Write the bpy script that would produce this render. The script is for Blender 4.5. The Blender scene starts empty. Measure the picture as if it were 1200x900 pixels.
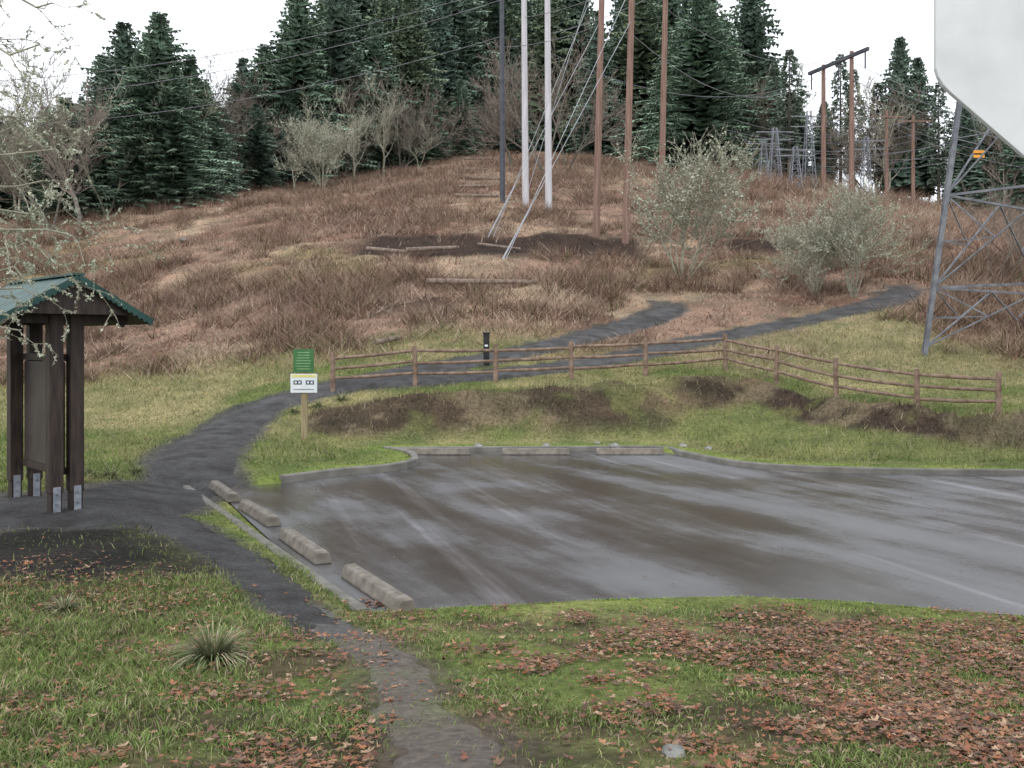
import bpy, math, random
import numpy as np
import bmesh
from mathutils import Vector, Matrix
random.seed(7); rng=np.random.default_rng(7)
scene=bpy.context.scene
COL=scene.collection
F=1167.0; CZ=2.7
def W(px,row,d): return np.array([(px-600)/F*d, d, CZ-(row-400)/F*d])
def G(px,row,z=0.0):
    d=(CZ-z)*F/(row-400); return np.array([(px-600)/F*d,d,z])
# ------------------------------------------------------------------ terrain
cp=[]
for (px,row,d) in [
 (600,900,4.9),(0,900,5.0),(1200,900,4.8),(300,900,5.0),(900,900,4.9),(600,800,6.8),(0,800,6.9),(1200,800,6.9),(300,790,7.0),
 (0,700,9.5),(60,600,14.0),(150,590,14.5),(-150,600,14),(50,500,26),(50,460,33),(250,450,32),(250,500,25.8),(50,420,40),(50,350,52),(50,300,64),(50,260,78),
 (250,400,38),(250,300,55),(250,250,73),(300,222,92),(400,215,95),
 (357,515,24.4),(420,535,22.2),
 (600,515,25.5),(600,487,27.0),(600,452,29.2),(600,440,30.6),(600,400,35),(600,350,42),(600,300,52),(600,270,60),(600,240,70),(600,200,95),(600,176,120),
 (757,441,30.3),(757,485,27.2),(757,515,25.5),(390,458,29),(400,490,27),(487,452,29.2),(450,515,25.3),
 (850,436,31.2),(850,400,36),(850,350,44),(850,300,54),(850,250,70),(850,200,105),
 (910,450,29.5),(980,467,28),(1075,483,26.5),(1170,487,25.5),(1000,535,22.3),(1000,510,24.2),(1170,538,21.8),(1170,512,23.6),(880,520,25),(880,535,23.5),
 (1050,420,33),(1050,380,37),(1050,340,43),(1050,300,52),(1050,262,72),(1050,240,98),
 (1170,430,33),(1170,380,38),(1170,330,45),(1170,292,56),(1170,272,75),(1170,262,98)]:
    cp.append(W(px,row,d))
for p in [(0,0,1.1),(-6,0,1.0),(6,0,1.15),(-20,0,.9),(20,0,1.1),(0,-25,1.2),(-40,-20,1.2),(40,-20,1.2),(-14,14,.3),(-16,26,.7),(-25,33,1.6),(-30,15,.8),
          (30,20,.3),(30,26,1.0),(30,33,2.2),(34,10,.1),(40,50,6.5),(55,75,10),(60,100,13),(90,120,14),(0,160,34),(-40,130,25),(-70,120,21),(-60,80,12.5),(-90,80,12),
          (-50,50,4.5),(60,150,15),(130,150,14),(0,220,36),(-100,220,30),(120,220,14),(-220,100,14),(220,100,12),(-220,0,1),(220,0,1),(-220,250,30),(220,250,14),
          (-220,-60,1),(220,-60,1),(0,-60,1.2),(0,300,36)]:
    cp.append(np.array(p,float))
cp=np.array(cp)
def phi(r): return np.sqrt(r*r+9.0)
n=len(cp)
D=np.sqrt(((cp[:,None,:2]-cp[None,:,:2])**2).sum(-1))
A=np.zeros((n+3,n+3)); A[:n,:n]=phi(D)-np.eye(n)*0.02
A[:n,n]=1;A[:n,n+1:]=cp[:,:2];A[n,:n]=1;A[n+1:,:n]=cp[:,:2].T
sol=np.linalg.solve(A,np.concatenate([cp[:,2],[0,0,0]]))
def tps(x,y):
    out=np.zeros(x.shape)
    for i in range(n): out+=sol[i]*phi(np.hypot(x-cp[i,0],y-cp[i,1]))
    return out+sol[n]+sol[n+1]*x+sol[n+2]*y
def sstep(a,b,v):
    t=np.clip((v-a)/(b-a),0,1); return t*t*(3-2*t)
lotpix=[(425,718),(340,655),(252,573),(330,566),(400,557),(455,552),(482,546),(486,541),(478,535),(452,530),(520,529),(770,528),(800,534),(850,544),(920,551),(1040,555),(1200,557),(1700,560),(1700,760),(1350,735),(1200,722),(1100,714),(1010,706),(870,699),(700,703),(560,711),(485,716)]
LOT=np.array([G(a,b)[:2] for a,b in lotpix])
def segdist(x,y,P,closed=False):
    best=np.full(x.shape,1e9); m=len(P)
    for i in range(m if closed else m-1):
        a=P[i];b=P[(i+1)%m];d=b-a;L=max((d*d).sum(),1e-9)
        t=np.clip(((x-a[0])*d[0]+(y-a[1])*d[1])/L,0,1)
        best=np.minimum(best,np.hypot(x-a[0]-t*d[0],y-a[1]-t*d[1]))
    return best
def inside(x,y,P):
    c=np.zeros(x.shape,bool);m=len(P)
    for i in range(m):
        a=P[i];b=P[(i+1)%m]
        if a[1]==b[1]: continue
        k=((a[1]>y)!=(b[1]>y))&(x<(b[0]-a[0])*(y-a[1])/(b[1]-a[1])+a[0]); c^=k
    return c
def lotsd(x,y):
    d=segdist(x,y,LOT,True); return np.where(inside(x,y,LOT),-d,d)
def H(x,y):
    x=np.asarray(x,float);y=np.asarray(y,float)
    t=tps(x,y); sd=lotsd(x,y)
    e=.03+.09*sstep(16.5,18.5,y)*sstep(-5.4,-4.4,x)
    s=sstep(0.1,2.4,sd)
    h=e+s*(t-e)
    return np.where(sd<0.1, -0.10+(e+.10)*sstep(-0.12,0.1,sd), h)
def H1(x,y): return float(H(np.array([x]),np.array([y]))[0])
_dd=np.concatenate([np.arange(3,60,.05),np.arange(60,170,.2)])
def hit(px,row,fall=90.0):
    x=(px-600)/F*_dd; z=CZ-(row-400)/F*_dd; h=H(x,_dd)
    k=np.where(z<h)[0]
    d=_dd[k[0]] if len(k) else fall
    xx=(px-600)/F*d
    return np.array([xx,d,H1(xx,d)])
_ng={}
def vn(x,y,s,seed=0):
    g=_ng.get(seed)
    if g is None: g=np.random.default_rng(100+seed).random((256,256)); _ng[seed]=g
    X=x/s+500.3;Y=y/s+500.7;i=np.floor(X).astype(int);j=np.floor(Y).astype(int);u=X-i;v=Y-j;u=u*u*(3-2*u);v=v*v*(3-2*v)
    a=g[i%256,j%256];b=g[(i+1)%256,j%256];c=g[i%256,(j+1)%256];d=g[(i+1)%256,(j+1)%256]
    return (a*(1-u)+b*u)*(1-v)+(c*(1-u)+d*u)*v
def fb(x,y,s,seed=0): return .5*vn(x,y,s,seed)+.3*vn(x,y,s/2.1,seed+1)+.2*vn(x,y,s/4.3,seed+2)
# ------------------------------------------------------------------ paths
def hp(lst): return [(hit(a,b)[:2],w) for a,b,w in lst]
PATHS={
 'hill': hp([(232,572,.85),(226,552,.95),(240,524,.95),(285,490,.85),(330,470,.75),(400,452,.7),(470,438,.68),(560,423,.65),(650,404,.65),(720,387,.7),(765,372,.75),(786,362,.7),(775,355,.5)]),
 'side': hp([(405,452,.55),(520,443,.65),(620,435,.7),(720,421,.7),(800,404,.68),(870,389,.68),(940,376,.68),(1000,363,.7),(1045,350,.75),(1066,338,.8)]),
 'kiosk': hp([(-160,610,1.7),(-60,602,1.6),(60,594,1.5),(150,584,1.15),(205,574,.85),(235,568,.7)]),
 'near': hp([(110,606,.8),(180,608,.62),(228,628,.42),(268,652,.32),(310,686,.26),(355,722,.2),(395,748,.16)]),
 'mud': hp([(330,700,.16),(385,735,.18),(440,765,.17),(462,800,.15),(490,845,.18),(530,900,.26),(560,960,.3)]),
}
def smooth(pts,k=10):
    P=[np.array(p[0].tolist()+[p[1]]) for p in pts]; P=[2*P[0]-P[1]]+P+[2*P[-1]-P[-2]]
    out=[]
    for i in range(1,len(P)-2):
        for j in range(k):
            t=j/k;a,b,c,d=P[i-1:i+3]
            out.append(.5*((2*b)+(c-a)*t+(2*a-5*b+4*c-d)*t*t+(3*b-a-3*c+d)*t**3))
    out.append(P[-2]); return np.array(out)
PS={k:smooth(v) for k,v in PATHS.items()}
def pathd(x,y,keys=('hill','side','kiosk','near')):
    best=np.full(x.shape,1e9)
    for k in keys:
        P=PS[k][::3]
        for q in range(len(P)-1):
            a=P[q,:2];b=P[q+1,:2];w=(P[q,2]+P[q+1,2])/2;d=b-a;L=max((d*d).sum(),1e-9)
            t=np.clip(((x-a[0])*d[0]+(y-a[1])*d[1])/L,0,1)
            best=np.minimum(best,np.hypot(x-a[0]-t*d[0],y-a[1]-t*d[1])-w)
    return best
def mulch(x,y): return sstep(1.15,.6,np.hypot((x+6.2)/3.3,(y-11.5)/2.3)+.55*(fb(x,y,1.0,45)-.5))
def mudm(x,y): return sstep(.40,-.05,pathd(x,y,('mud',))+.75*(fb(x,y,.38,47)-.52))
# ------------------------------------------------------------------ materials
def newmat(name):
    m=bpy.data.materials.new(name); m.use_nodes=True
    return m,m.node_tree,m.node_tree.nodes['Principled BSDF']
def N(nt,t,**k):
    n=nt.nodes.new(t)
    for a,b in k.items(): setattr(n,a,b)
    return n
def noisecol(nt,c1,c2,scale,detail=6,lo=.35,hi=.65,coord='Object',mapscale=None,rot=None,rough=.5):
    tc=N(nt,'ShaderNodeTexCoord'); src=tc.outputs[coord]
    if rot is not None:
        mp=N(nt,'ShaderNodeMapping'); mp.inputs['Rotation'].default_value=(0,0,rot); nt.links.new(src,mp.inputs[0]); src=mp.outputs[0]
    if mapscale:
        mp=N(nt,'ShaderNodeMapping'); mp.inputs['Scale'].default_value=mapscale
        nt.links.new(src,mp.inputs[0]); src=mp.outputs[0]
    nz=N(nt,'ShaderNodeTexNoise'); nz.inputs['Scale'].default_value=scale; nz.inputs['Detail'].default_value=detail; nz.inputs['Roughness'].default_value=rough
    nt.links.new(src,nz.inputs['Vector'])
    cr=N(nt,'ShaderNodeValToRGB'); cr.color_ramp.elements[0].position=lo; cr.color_ramp.elements[1].position=hi
    cr.color_ramp.elements[0].color=(*c1,1); cr.color_ramp.elements[1].color=(*c2,1)
    nt.links.new(nz.outputs[0],cr.inputs[0]); return cr.outputs[0],nz.outputs[0]
def mul(nt,a,b,mode='MULTIPLY',fac=1.0):
    m=N(nt,'ShaderNodeMix',data_type='RGBA',blend_type=mode); m.inputs[0].default_value=fac
    nt.links.new(a,m.inputs[6]); nt.links.new(b,m.inputs[7]); return m.outputs[2]
def bump(nt,b,h,dist,strength=1):
    bm=N(nt,'ShaderNodeBump'); bm.inputs['Distance'].default_value=dist; bm.inputs['Strength'].default_value=strength
    nt.links.new(h,bm.inputs['Height']); nt.links.new(bm.outputs[0],b.inputs['Normal'])
def simple(name,c1,c2,scale=6,rough=.8,metal=0,b=0.004,mapscale=None,spec=.3,detail=6):
    m,nt,p=newmat(name); c,h=noisecol(nt,c1,c2,scale,mapscale=mapscale,detail=detail)
    nt.links.new(c,p.inputs['Base Color']); p.inputs['Roughness'].default_value=rough; p.inputs['Metallic'].default_value=metal
    p.inputs['Specular IOR Level'].default_value=spec
    if b: bump(nt,p,h,b)
    return m
def attrmat(name,rough=.8,lo=(.75,.75,.75),hi=(1.25,1.25,1.25),scale=3,b=0,spec=.2):
    m,nt,p=newmat(name); at=N(nt,'ShaderNodeAttribute'); at.attribute_name='Col'
    c,h=noisecol(nt,lo,hi,scale,detail=8)
    o=mul(nt,at.outputs['Color'],c); nt.links.new(o,p.inputs['Base Color'])
    p.inputs['Roughness'].default_value=rough; p.inputs['Specular IOR Level'].default_value=spec
    if b: bump(nt,p,h,b)
    return m
M_terrain,nt,p=newmat('terrain_mat')
at=N(nt,'ShaderNodeAttribute'); at.attribute_name='Col'
c1,h1=noisecol(nt,(.5,.5,.5),(1.45,1.45,1.4),11,9,.3,.7,rough=.65)
c2,h2=noisecol(nt,(.7,.75,.7),(1.3,1.2,1.15),.8,6,.35,.65)
o=mul(nt,at.outputs['Color'],c1);o=mul(nt,o,c2);nt.links.new(o,p.inputs['Base Color']);p.inputs['Roughness'].default_value=.9
p.inputs['Specular IOR Level'].default_value=.1; bump(nt,p,h1,.06)
M_mud,nt,p=newmat('wet_mud')
at=N(nt,'ShaderNodeAttribute'); at.attribute_name='Col'
c1,h1=noisecol(nt,(.45,.45,.45),(1.5,1.5,1.5),14,9,.3,.7,rough=.65)
o=mul(nt,at.outputs['Color'],c1);nt.links.new(o,p.inputs['Base Color']);p.inputs['Roughness'].default_value=.42
p.inputs['Specular IOR Level'].default_value=.4; bump(nt,p,h1,.05)
M_blade=attrmat('blade_mat',.75,spec=.12); M_leaf=attrmat('leaf_mat',.45,scale=20,spec=.3)
M_bark=simple('bark_mat',(.08,.07,.06),(.22,.20,.17),5,.9,b=.02,mapscale=(3,3,.6))
M_lichen=simple('lichen_mat',(.34,.36,.27),(.52,.54,.43),9,.9,b=0)
M_twig=simple('twig_mat',(.14,.115,.095),(.26,.22,.185),4,.9,b=0)
M_twigL=simple('lichen_twig_mat',(.20,.19,.145),(.38,.36,.28),4,.9,b=0)
M_need=attrmat('needle_mat',.6,(.7,.75,.7),(1.3,1.25,1.2),.6,spec=.12)
M_wood=simple('brown_pole_wood',(.16,.10,.08),(.28,.185,.15),2,.85,b=.01,mapscale=(6,6,.3),spec=.15)
M_wpole=simple('pale_pole',(.42,.41,.43),(.56,.55,.57),2,.6,b=.003,mapscale=(6,6,.3))
M_dpole=simple('dark_steel_pole',(.05,.055,.07),(.08,.085,.10),2,.5,b=.003)
M_wire=simple('wire_mat',(.14,.145,.16),(.22,.22,.24),2,.5,.3,b=0)
M_guy=simple('guy_guard',(.30,.31,.33),(.42,.43,.46),2,.5,b=0)
M_fence=simple('fence_wood',(.14,.095,.07),(.28,.20,.155),5,.85,b=.01,spec=.15)
M_conc=simple('concrete_kerb',(.13,.125,.11),(.205,.195,.175),3,.8,b=.003,spec=.2)
M_stop=simple('concrete_stop',(.135,.12,.10),(.23,.205,.175),7,.75,b=.004,detail=10,spec=.2)
M_kw=simple('kiosk_wood',(.024,.017,.015),(.055,.038,.031),4,.6,b=.006,mapscale=(5,5,.6))
M_panel=simple('kiosk_panel',(.05,.04,.038),(.075,.062,.058),2,.45,b=.002)
M_roof=simple('green_metal_roof',(.025,.055,.05),(.06,.115,.105),5,.5,.1,b=.004,detail=10)
M_trim=simple('dark_green_trim',(.012,.045,.04),(.025,.07,.06),3,.4,.1,b=.002)
M_galv=simple('galvanised',(.2,.215,.25),(.32,.34,.38),12,.45,.3,b=.001)
M_steel=simple('tower_steel',(.12,.125,.145),(.22,.23,.25),3,.6,.2,b=.002)
M_pals=simple('grey_mast_steel',(.2,.215,.24),(.3,.31,.34),3,.6,.1,b=0)
M_white=simple('white_board_paint',(.56,.57,.58),(.66,.67,.68),1.2,.5,b=.004,detail=9)
M_green=simple('sign_green',(.04,.13,.045),(.06,.17,.06),4,.45,b=0)
M_signw=simple('sign_white',(.62,.66,.68),(.72,.74,.76),6,.45,b=0)
M_yel=simple('sign_yellow',(.60,.55,.18),(.70,.64,.24),6,.45,b=0)
M_ink=simple('sign_ink',(.03,.035,.05),(.06,.07,.09),8,.5,b=0)
M_pale=simple('sign_pale',(.2,.35,.17),(.3,.45,.25),8,.5,b=0)
M_post=simple('sign_post_wood',(.22,.17,.10),(.34,.28,.17),6,.8,b=.006,mapscale=(4,4,.6))
M_black=simple('black_plastic',(.012,.012,.013),(.025,.025,.026),6,.4,b=0)
M_orange=simple('orange_plate',(.75,.3,.03),(.85,.38,.05),6,.5,b=0)
M_log=simple('weathered_log',(.13,.10,.08),(.27,.215,.18),5,.85,b=.02,spec=.1)
M_rock=simple('rock_mat',(.12,.12,.11),(.3,.3,.28),5,.85,b=.03)
M_gravel,nt,p=newmat('gravel_mat')
c1,h1=noisecol(nt,(.03,.03,.031),(.19,.188,.19),26,10,.32,.70,rough=.85)
c2,h2=noisecol(nt,(.55,.53,.51),(1.25,1.25,1.25),1.8,9,.35,.65,rough=.6)
nt.links.new(mul(nt,c1,c2),p.inputs['Base Color']);p.inputs['Roughness'].default_value=.75;p.inputs['Specular IOR Level'].default_value=.18;bump(nt,p,h1,.09)
M_asph,nt,p=newmat('wet_asphalt')
RA=math.radians(-116)
g,hg=noisecol(nt,(.5,.5,.5),(1.5,1.5,1.5),60,8,.3,.7,rough=.8)
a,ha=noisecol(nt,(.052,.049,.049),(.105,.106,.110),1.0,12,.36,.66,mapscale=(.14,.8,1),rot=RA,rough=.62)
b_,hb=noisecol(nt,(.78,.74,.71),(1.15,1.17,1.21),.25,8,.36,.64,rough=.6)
st,hs=noisecol(nt,(1,1,1),(2.5,2.5,2.6),1.3,9,.56,.68,mapscale=(.035,1.0,1),rot=RA+.16,rough=.6)  # sky sheen on wet tracks, painted as pale streaks in the base colour
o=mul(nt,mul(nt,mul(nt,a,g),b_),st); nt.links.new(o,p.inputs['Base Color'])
ad=N(nt,'ShaderNodeMath',operation='ADD'); nt.links.new(ha,ad.inputs[0]); nt.links.new(hb,ad.inputs[1])
mr=N(nt,'ShaderNodeMapRange'); mr.inputs['From Min'].default_value=.86; mr.inputs['From Max'].default_value=1.12
mr.inputs['To Min'].default_value=.07; mr.inputs['To Max'].default_value=.42
nt.links.new(ad.outputs[0],mr.inputs['Value']); nt.links.new(mr.outputs[0],p.inputs['Roughness'])
p.inputs['Specular IOR Level'].default_value=.85
bump(nt,p,hg,.003,.6)
# ------------------------------------------------------------------ mesh helpers
def tag(o,label=None,category=None,kind=None,group=None):
    if label:o['label']=label
    if category:o['category']=category
    if kind:o['kind']=kind
    if group:o['group']=group
    return o
def fast(name,V,Fc,mat,cols=None,smooth_=False):
    me=bpy.data.meshes.new(name); V=np.asarray(V,np.float32);Fc=np.asarray(Fc,np.int32);k=Fc.shape[1]
    me.vertices.add(len(V));me.vertices.foreach_set('co',V.ravel())
    me.loops.add(Fc.size);me.loops.foreach_set('vertex_index',Fc.ravel())
    me.polygons.add(len(Fc));me.polygons.foreach_set('loop_start',np.arange(0,Fc.size,k,dtype=np.int32))
    try: me.polygons.foreach_set('loop_total',np.full(len(Fc),k,np.int32))
    except Exception: pass
    me.update(calc_edges=True)
    if cols is not None:
        ca=me.color_attributes.new('Col','FLOAT_COLOR','POINT'); C=np.ones((len(V),4),np.float32);C[:,:3]=cols;ca.data.foreach_set('color',C.ravel())
    if smooth_: me.polygons.foreach_set('use_smooth',np.ones(len(Fc),bool))
    me.materials.append(mat); me.validate(); o=bpy.data.objects.new(name,me); COL.objects.link(o); return o
class B:
    def __init__(s): s.v=[];s.f=[]
    def tube(s,p0,p1,r0,r1=None,n=8,cap=True):
        r1=r0 if r1 is None else r1;p0=Vector(p0);p1=Vector(p1);d=(p1-p0)
        if d.length<1e-6:return s
        d.normalize();a=d.orthogonal().normalized();b=d.cross(a);k=len(s.v)
        for p,r in((p0,r0),(p1,r1)):
            for i in range(n):
                t=2*math.pi*i/n;s.v.append(tuple(p+a*(math.cos(t)*r)+b*(math.sin(t)*r)))
        for i in range(n):
            j=(i+1)%n;s.f.append((k+i,k+j,k+n+j,k+n+i))
        if cap: s.f.append(tuple(k+i for i in range(n))[::-1]);s.f.append(tuple(k+n+i for i in range(n)))
        return s
    def box(s,c,size,R=None):
        c=Vector(c);k=len(s.v);hx,hy,hz=[q/2 for q in size]
        R=R or Matrix.Identity(3)
        for x,y,z in((-1,-1,-1),(1,-1,-1),(1,1,-1),(-1,1,-1),(-1,-1,1),(1,-1,1),(1,1,1),(-1,1,1)):
            s.v.append(tuple(c+R@Vector((x*hx,y*hy,z*hz))))
        for f in((0,3,2,1),(4,5,6,7),(0,1,5,4),(1,2,6,5),(2,3,7,6),(3,0,4,7)): s.f.append(tuple(k+q for q in f))
        return s
    def beam(s,p0,p1,w,h=None):
        p0=Vector(p0);p1=Vector(p1);h=h or w;d=(p1-p0);L=d.length;q=d.to_track_quat('Y','Z').to_matrix()
        return s.box((p0+p1)/2,(w,L,h),q)
    def obj(s,name,mat,parent=None,bev=0,sm=False):
        me=bpy.data.meshes.new(name);me.from_pydata(s.v,[],s.f);me.materials.append(mat)
        if sm: me.polygons.foreach_set('use_smooth',np.ones(len(me.polygons),bool))
        o=bpy.data.objects.new(name,me);COL.objects.link(o)
        if bev:
            m=o.modifiers.new('bevel','BEVEL');m.width=bev;m.segments=2;m.limit_method='ANGLE'
        if parent:o.parent=parent
        return o
def thing(name,loc,label,category,group=None,rz=0):
    e=bpy.data.objects.new(name,None);e.empty_display_size=.3;e.location=loc;e.rotation_euler=(0,0,rz);COL.objects.link(e)
    return tag(e,label,category,None,group)
# ------------------------------------------------------------------ terrain mesh
def axis(segs):
    out=[]
    for a,b,st in segs: out+=list(np.arange(a,b,st))
    return np.array(out+[segs[-1][1]])
xs=axis([(-400,-120,20),(-120,-40,2.5),(-40,-15,.8),(-15,15,.14),(15,40,.8),(40,120,2.5),(120,400,20)])
ys=axis([(-60,2,2.5),(2,34,.14),(34,60,.4),(60,130,1.2),(130,400,12)])
X,Y=np.meshgrid(xs,ys)
Z=H(X.ravel(),Y.ravel()).reshape(X.shape)
pdm=pathd(X,Y)
def lerp(a,b,t): return a*(1-t[...,None])+np.array(b)*t[...,None]
_FL=np.array([(-7,30.3),(-5.5,28.4),(0,28.9),(4,29.7),(6.7,30.6),(8.3,28.2),(10.8,25.8),(14,24.6),(30,24.6)])
def bankmask(x,y):
    sd=lotsd(x,y);fy=np.interp(x,_FL[:,0],_FL[:,1])
    return sstep(1.1,2.2,sd+.9*(fb(x,y,1.5,31)-.5))*sstep(0.5,1.1,fy-y+.9*(fb(x,y,2,33)-.5))*(x>-5.5)*(y>17)
def outz(x,y,pd=None):
    pd=pathd(x,y) if pd is None else pd
    ol=sstep(.2,1.0,lotsd(x,y))*sstep(.0,.6,pd)
    fy=np.interp(x,_FL[:,0],_FL[:,1])
    crest=np.exp(-((fy-1.35-y)/.85)**2)*(y>20)*sstep(-5,-2.5,x)*sstep(18,14,x)
    hl=sstep(35,45,y)
    return ol*((fb(x,y,1.3,20)-.5)*.10+(fb(x,y,6,24)-.5)*1.0*hl+(fb(x,y,2.4,29)-.5)*.45*hl+.38*crest*(.55+.8*fb(x,y,1.6,26))+crest*(vn(x,y,.45,28)-.5)*.24)
Z=Z-.06*sstep(-.08,-.3,pdm)+outz(X,Y,pdm)
def soilm(x,y):
    n1=fb(x,y,2.2,1)
    a=sstep(51.5,53,y+3*(n1-.5))*sstep(60,57.5,y+3*(n1-.5))*sstep(-9.5,-7.5,x)*sstep(8.5,6.5,x)
    b=sstep(55,56,y+2*(n1-.5))*sstep(60,58.5,y+2*(n1-.5))*sstep(11,13,x)*sstep(20,18,x)
    c=sstep(39,40,y+2*(n1-.5))*sstep(41.6,41,y+2*(n1-.5))*sstep(-7,-5,x)*sstep(-1,-3,x)
    return np.maximum(np.maximum(a,b),c*.8)
def hillf(x,y): return sstep(33,38,y+7*(fb(x,y,9,9)-.5)+3*(fb(x,y,2.2,1)-.5)+np.where(x>11,-2,0)+5*sstep(14.5,17,x)+np.where(x<-8,1,0))
def gcol(x,y):
    base=np.zeros(x.shape+(3,))+np.array([.125,.16,.052])
    n1=fb(x,y,2.2,1);n2=fb(x,y,.8,5)
    base=lerp(base,(.19,.19,.085),sstep(.4,.7,n1))
    base=lerp(base,(.07,.052,.037),sstep(.46,.64,n2)*.85*(y<12))
    base=lerp(base,(.29,.26,.145),sstep(23,29,y)*.75*sstep(.3,.6,n1))
    base=lerp(base,(.29,.25,.155),sstep(6,9,x)*sstep(29,32,y)*.7)
    base=lerp(base,(.31,.27,.16),sstep(-8,-10,x)*sstep(24,27,y)*.6)
    hill=hillf(x,y)
    hc=np.zeros(x.shape+(3,))+np.array([.26,.18,.14])
    hc=lerp(hc,(.37,.285,.21),sstep(.45,.7,fb(x,y,5,12)))
    hc=lerp(hc,(.16,.098,.076),sstep(.52,.66,fb(x,y,4.5,15))*.9)
    hc=lerp(hc,(.20,.18,.09),sstep(.55,.72,fb(x,y,7,18))*.6*sstep(75,60,y))
    hc=lerp(hc,(.045,.030,.025),soilm(x,y))
    hc=lerp(hc,(.19,.125,.095),sstep(85,100,y)*.5)
    base=base*(1-hill[...,None])+hc*hill[...,None]
    bm=bankmask(x,y)
    fy=np.interp(x,_FL[:,0],_FL[:,1]);face=sstep(3.4,2.4,fy-y+1.2*(fb(x,y,1.7,35)-.5))
    bc=np.zeros(x.shape+(3,))+np.array([.15,.17,.065])
    bc=lerp(bc,(.105,.078,.056),face*.9)
    bc=lerp(bc,(.045,.032,.027),face*sstep(.44,.56,fb(x,y,1.3,40))*(.65+.3*sstep(3,8,x)))
    bc=lerp(bc,(.20,.16,.11),face*sstep(.54,.66,fb(x,y,.9,42))*.6)
    bc=lerp(bc,(.13,.145,.055),face*sstep(.56,.68,fb(x,y,1.1,43))*.6)
    base=base*(1-bm[...,None])+bc*bm[...,None]
    base=lerp(base,(.026,.024,.025),mulch(x,y)*.97)
    base=lerp(base,(.12,.098,.084),mudm(x,y)*.92)
    pdg=pathd(x,y)+.45*(fb(x,y,.35,48)-.5)
    base=lerp(base,(.08,.078,.079),sstep(.22,-.02,pdg)*.95)
    sd=lotsd(x,y)
    base=lerp(base,(.18,.235,.065),sstep(.9,.2,sd)*(.45+.4*(y>17))*sstep(.0,.3,pathd(x,y)))
    return base
C=gcol(X,Y)
nx,ny=len(xs),len(ys)
idx=np.arange(nx*ny).reshape(ny,nx)
Fq=np.stack([idx[:-1,:-1],idx[:-1,1:],idx[1:,1:],idx[1:,:-1]],-1).reshape(-1,4)
ter=fast('ground',np.stack([X,Y,Z],-1).reshape(-1,3),Fq,M_terrain,C.reshape(-1,3),True); tag(ter,kind='structure')
me=bpy.data.meshes.new('parking_lot');bm=bmesh.new()
vs=[bm.verts.new((p[0],p[1],0.0)) for p in LOT]; bm.faces.new(vs); bmesh.ops.triangulate(bm,faces=bm.faces[:]);bm.normal_update()
for f in bm.faces:
    if f.normal.z<0:f.normal_flip()
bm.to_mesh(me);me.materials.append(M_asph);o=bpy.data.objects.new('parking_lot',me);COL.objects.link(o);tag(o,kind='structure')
def ribbon(name,P,mat,off,jit=.16,nc=16,rag=.05,sc_=.3):
    P=np.array(P);mud=name=='muddy_path'
    seg=np.hypot(*np.diff(P[:,:2],axis=0).T);s=np.concatenate([[0],np.cumsum(seg)]);m=int(s[-1]/.08)+2
    t=np.linspace(0,s[-1],m);x=np.interp(t,s,P[:,0]);y=np.interp(t,s,P[:,1]);w=np.interp(t,s,P[:,2])
    dx=np.gradient(x);dy=np.gradient(y);L=np.hypot(dx,dy)+1e-9;nx_=-dy/L;ny_=dx/L
    l=w+.14+jit*2*(vn(t,t*0,.5,50)-.5)+jit*(vn(t,t*0,.17,51)-.5);r=w+.14+jit*2*(vn(t,t*0,.5,52)-.5)+jit*(vn(t,t*0,.17,53)-.5)
    u=np.linspace(-1,1,nc+1)
    ww=np.where(u[None,:]<0,l[:,None],r[:,None])*u[None,:]
    XX=x[:,None]+nx_[:,None]*ww;YY=y[:,None]+ny_[:,None]*ww
    dropm=sstep(.5,1.0,np.abs(u)[None,:]+0*ww)
    dropm=np.maximum(dropm,np.maximum(sstep(.6,0,t),sstep(s[-1]-.9,s[-1],t))[:,None]+0*ww)
    ZZ=H(XX,YY)+off-(.085+off*.6)*dropm+rag*(fb(XX,YY,sc_,57)-.5)*sstep(.3,.8,np.abs(u)[None,:]+0*ww)
    if mud: ZZ=ZZ+outz(XX,YY)
    ii=np.arange(m*(nc+1)).reshape(m,nc+1)
    Fq=np.stack([ii[:-1,:-1],ii[1:,:-1],ii[1:,1:],ii[:-1,1:]],-1).reshape(-1,4)[:,::-1]
    return tag(fast(name,np.stack([XX,YY,ZZ],-1).reshape(-1,3),Fq,mat,gcol(XX,YY).reshape(-1,3) if mud else None,True),kind='structure')
ribbon('gravel_path',PS['hill'],M_gravel,.014)
ribbon('gravel_path',PS['side'],M_gravel,.008)
ribbon('gravel_path',PS['kiosk'],M_gravel,.020)
ribbon('gravel_path',PS['near'],M_gravel,.026,.2,rag=.07,sc_=.2)
ribbon('muddy_path',PS['mud'],M_mud,.018,.16,rag=.05,sc_=.2)
def kerb(P,name='kerb',w=.15,top=.13):
    V=[];Fc=[];P=[np.array(p[:2]) for p in P]
    for i,p in enumerate(P):
        a=P[max(i-1,0)];b=P[min(i+1,len(P)-1)];d=(b-a)/np.linalg.norm(b-a);nn=np.array([-d[1],d[0]])
        for o_,z in((-.5,-.1),(-.5,top-.02),(-.38,top),(.38,top),(.5,top-.02),(.5,-.1)):
            q=p+nn*o_*w;V.append((q[0],q[1],z))
    for i in range(len(P)-1):
        for j in range(5):
            a=i*6+j;Fc.append((a,a+1,a+7,a+6))
    b=B();b.v=V;b.f=Fc+[(0,1,2,3,4,5),tuple(len(V)-6+q for q in range(6))]
    return tag(b.obj(name,M_conc),kind='structure')
def curve2(P,k=6):
    return [p[:2] for p in smooth([(np.array(q[:2]),0.) for q in P],k)]
kerb(curve2([G(a,b) for a,b in [(330,566),(400,557),(455,552),(482,546),(486,541),(478,535),(452,530)]]),'kerb',.16,.15)
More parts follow.
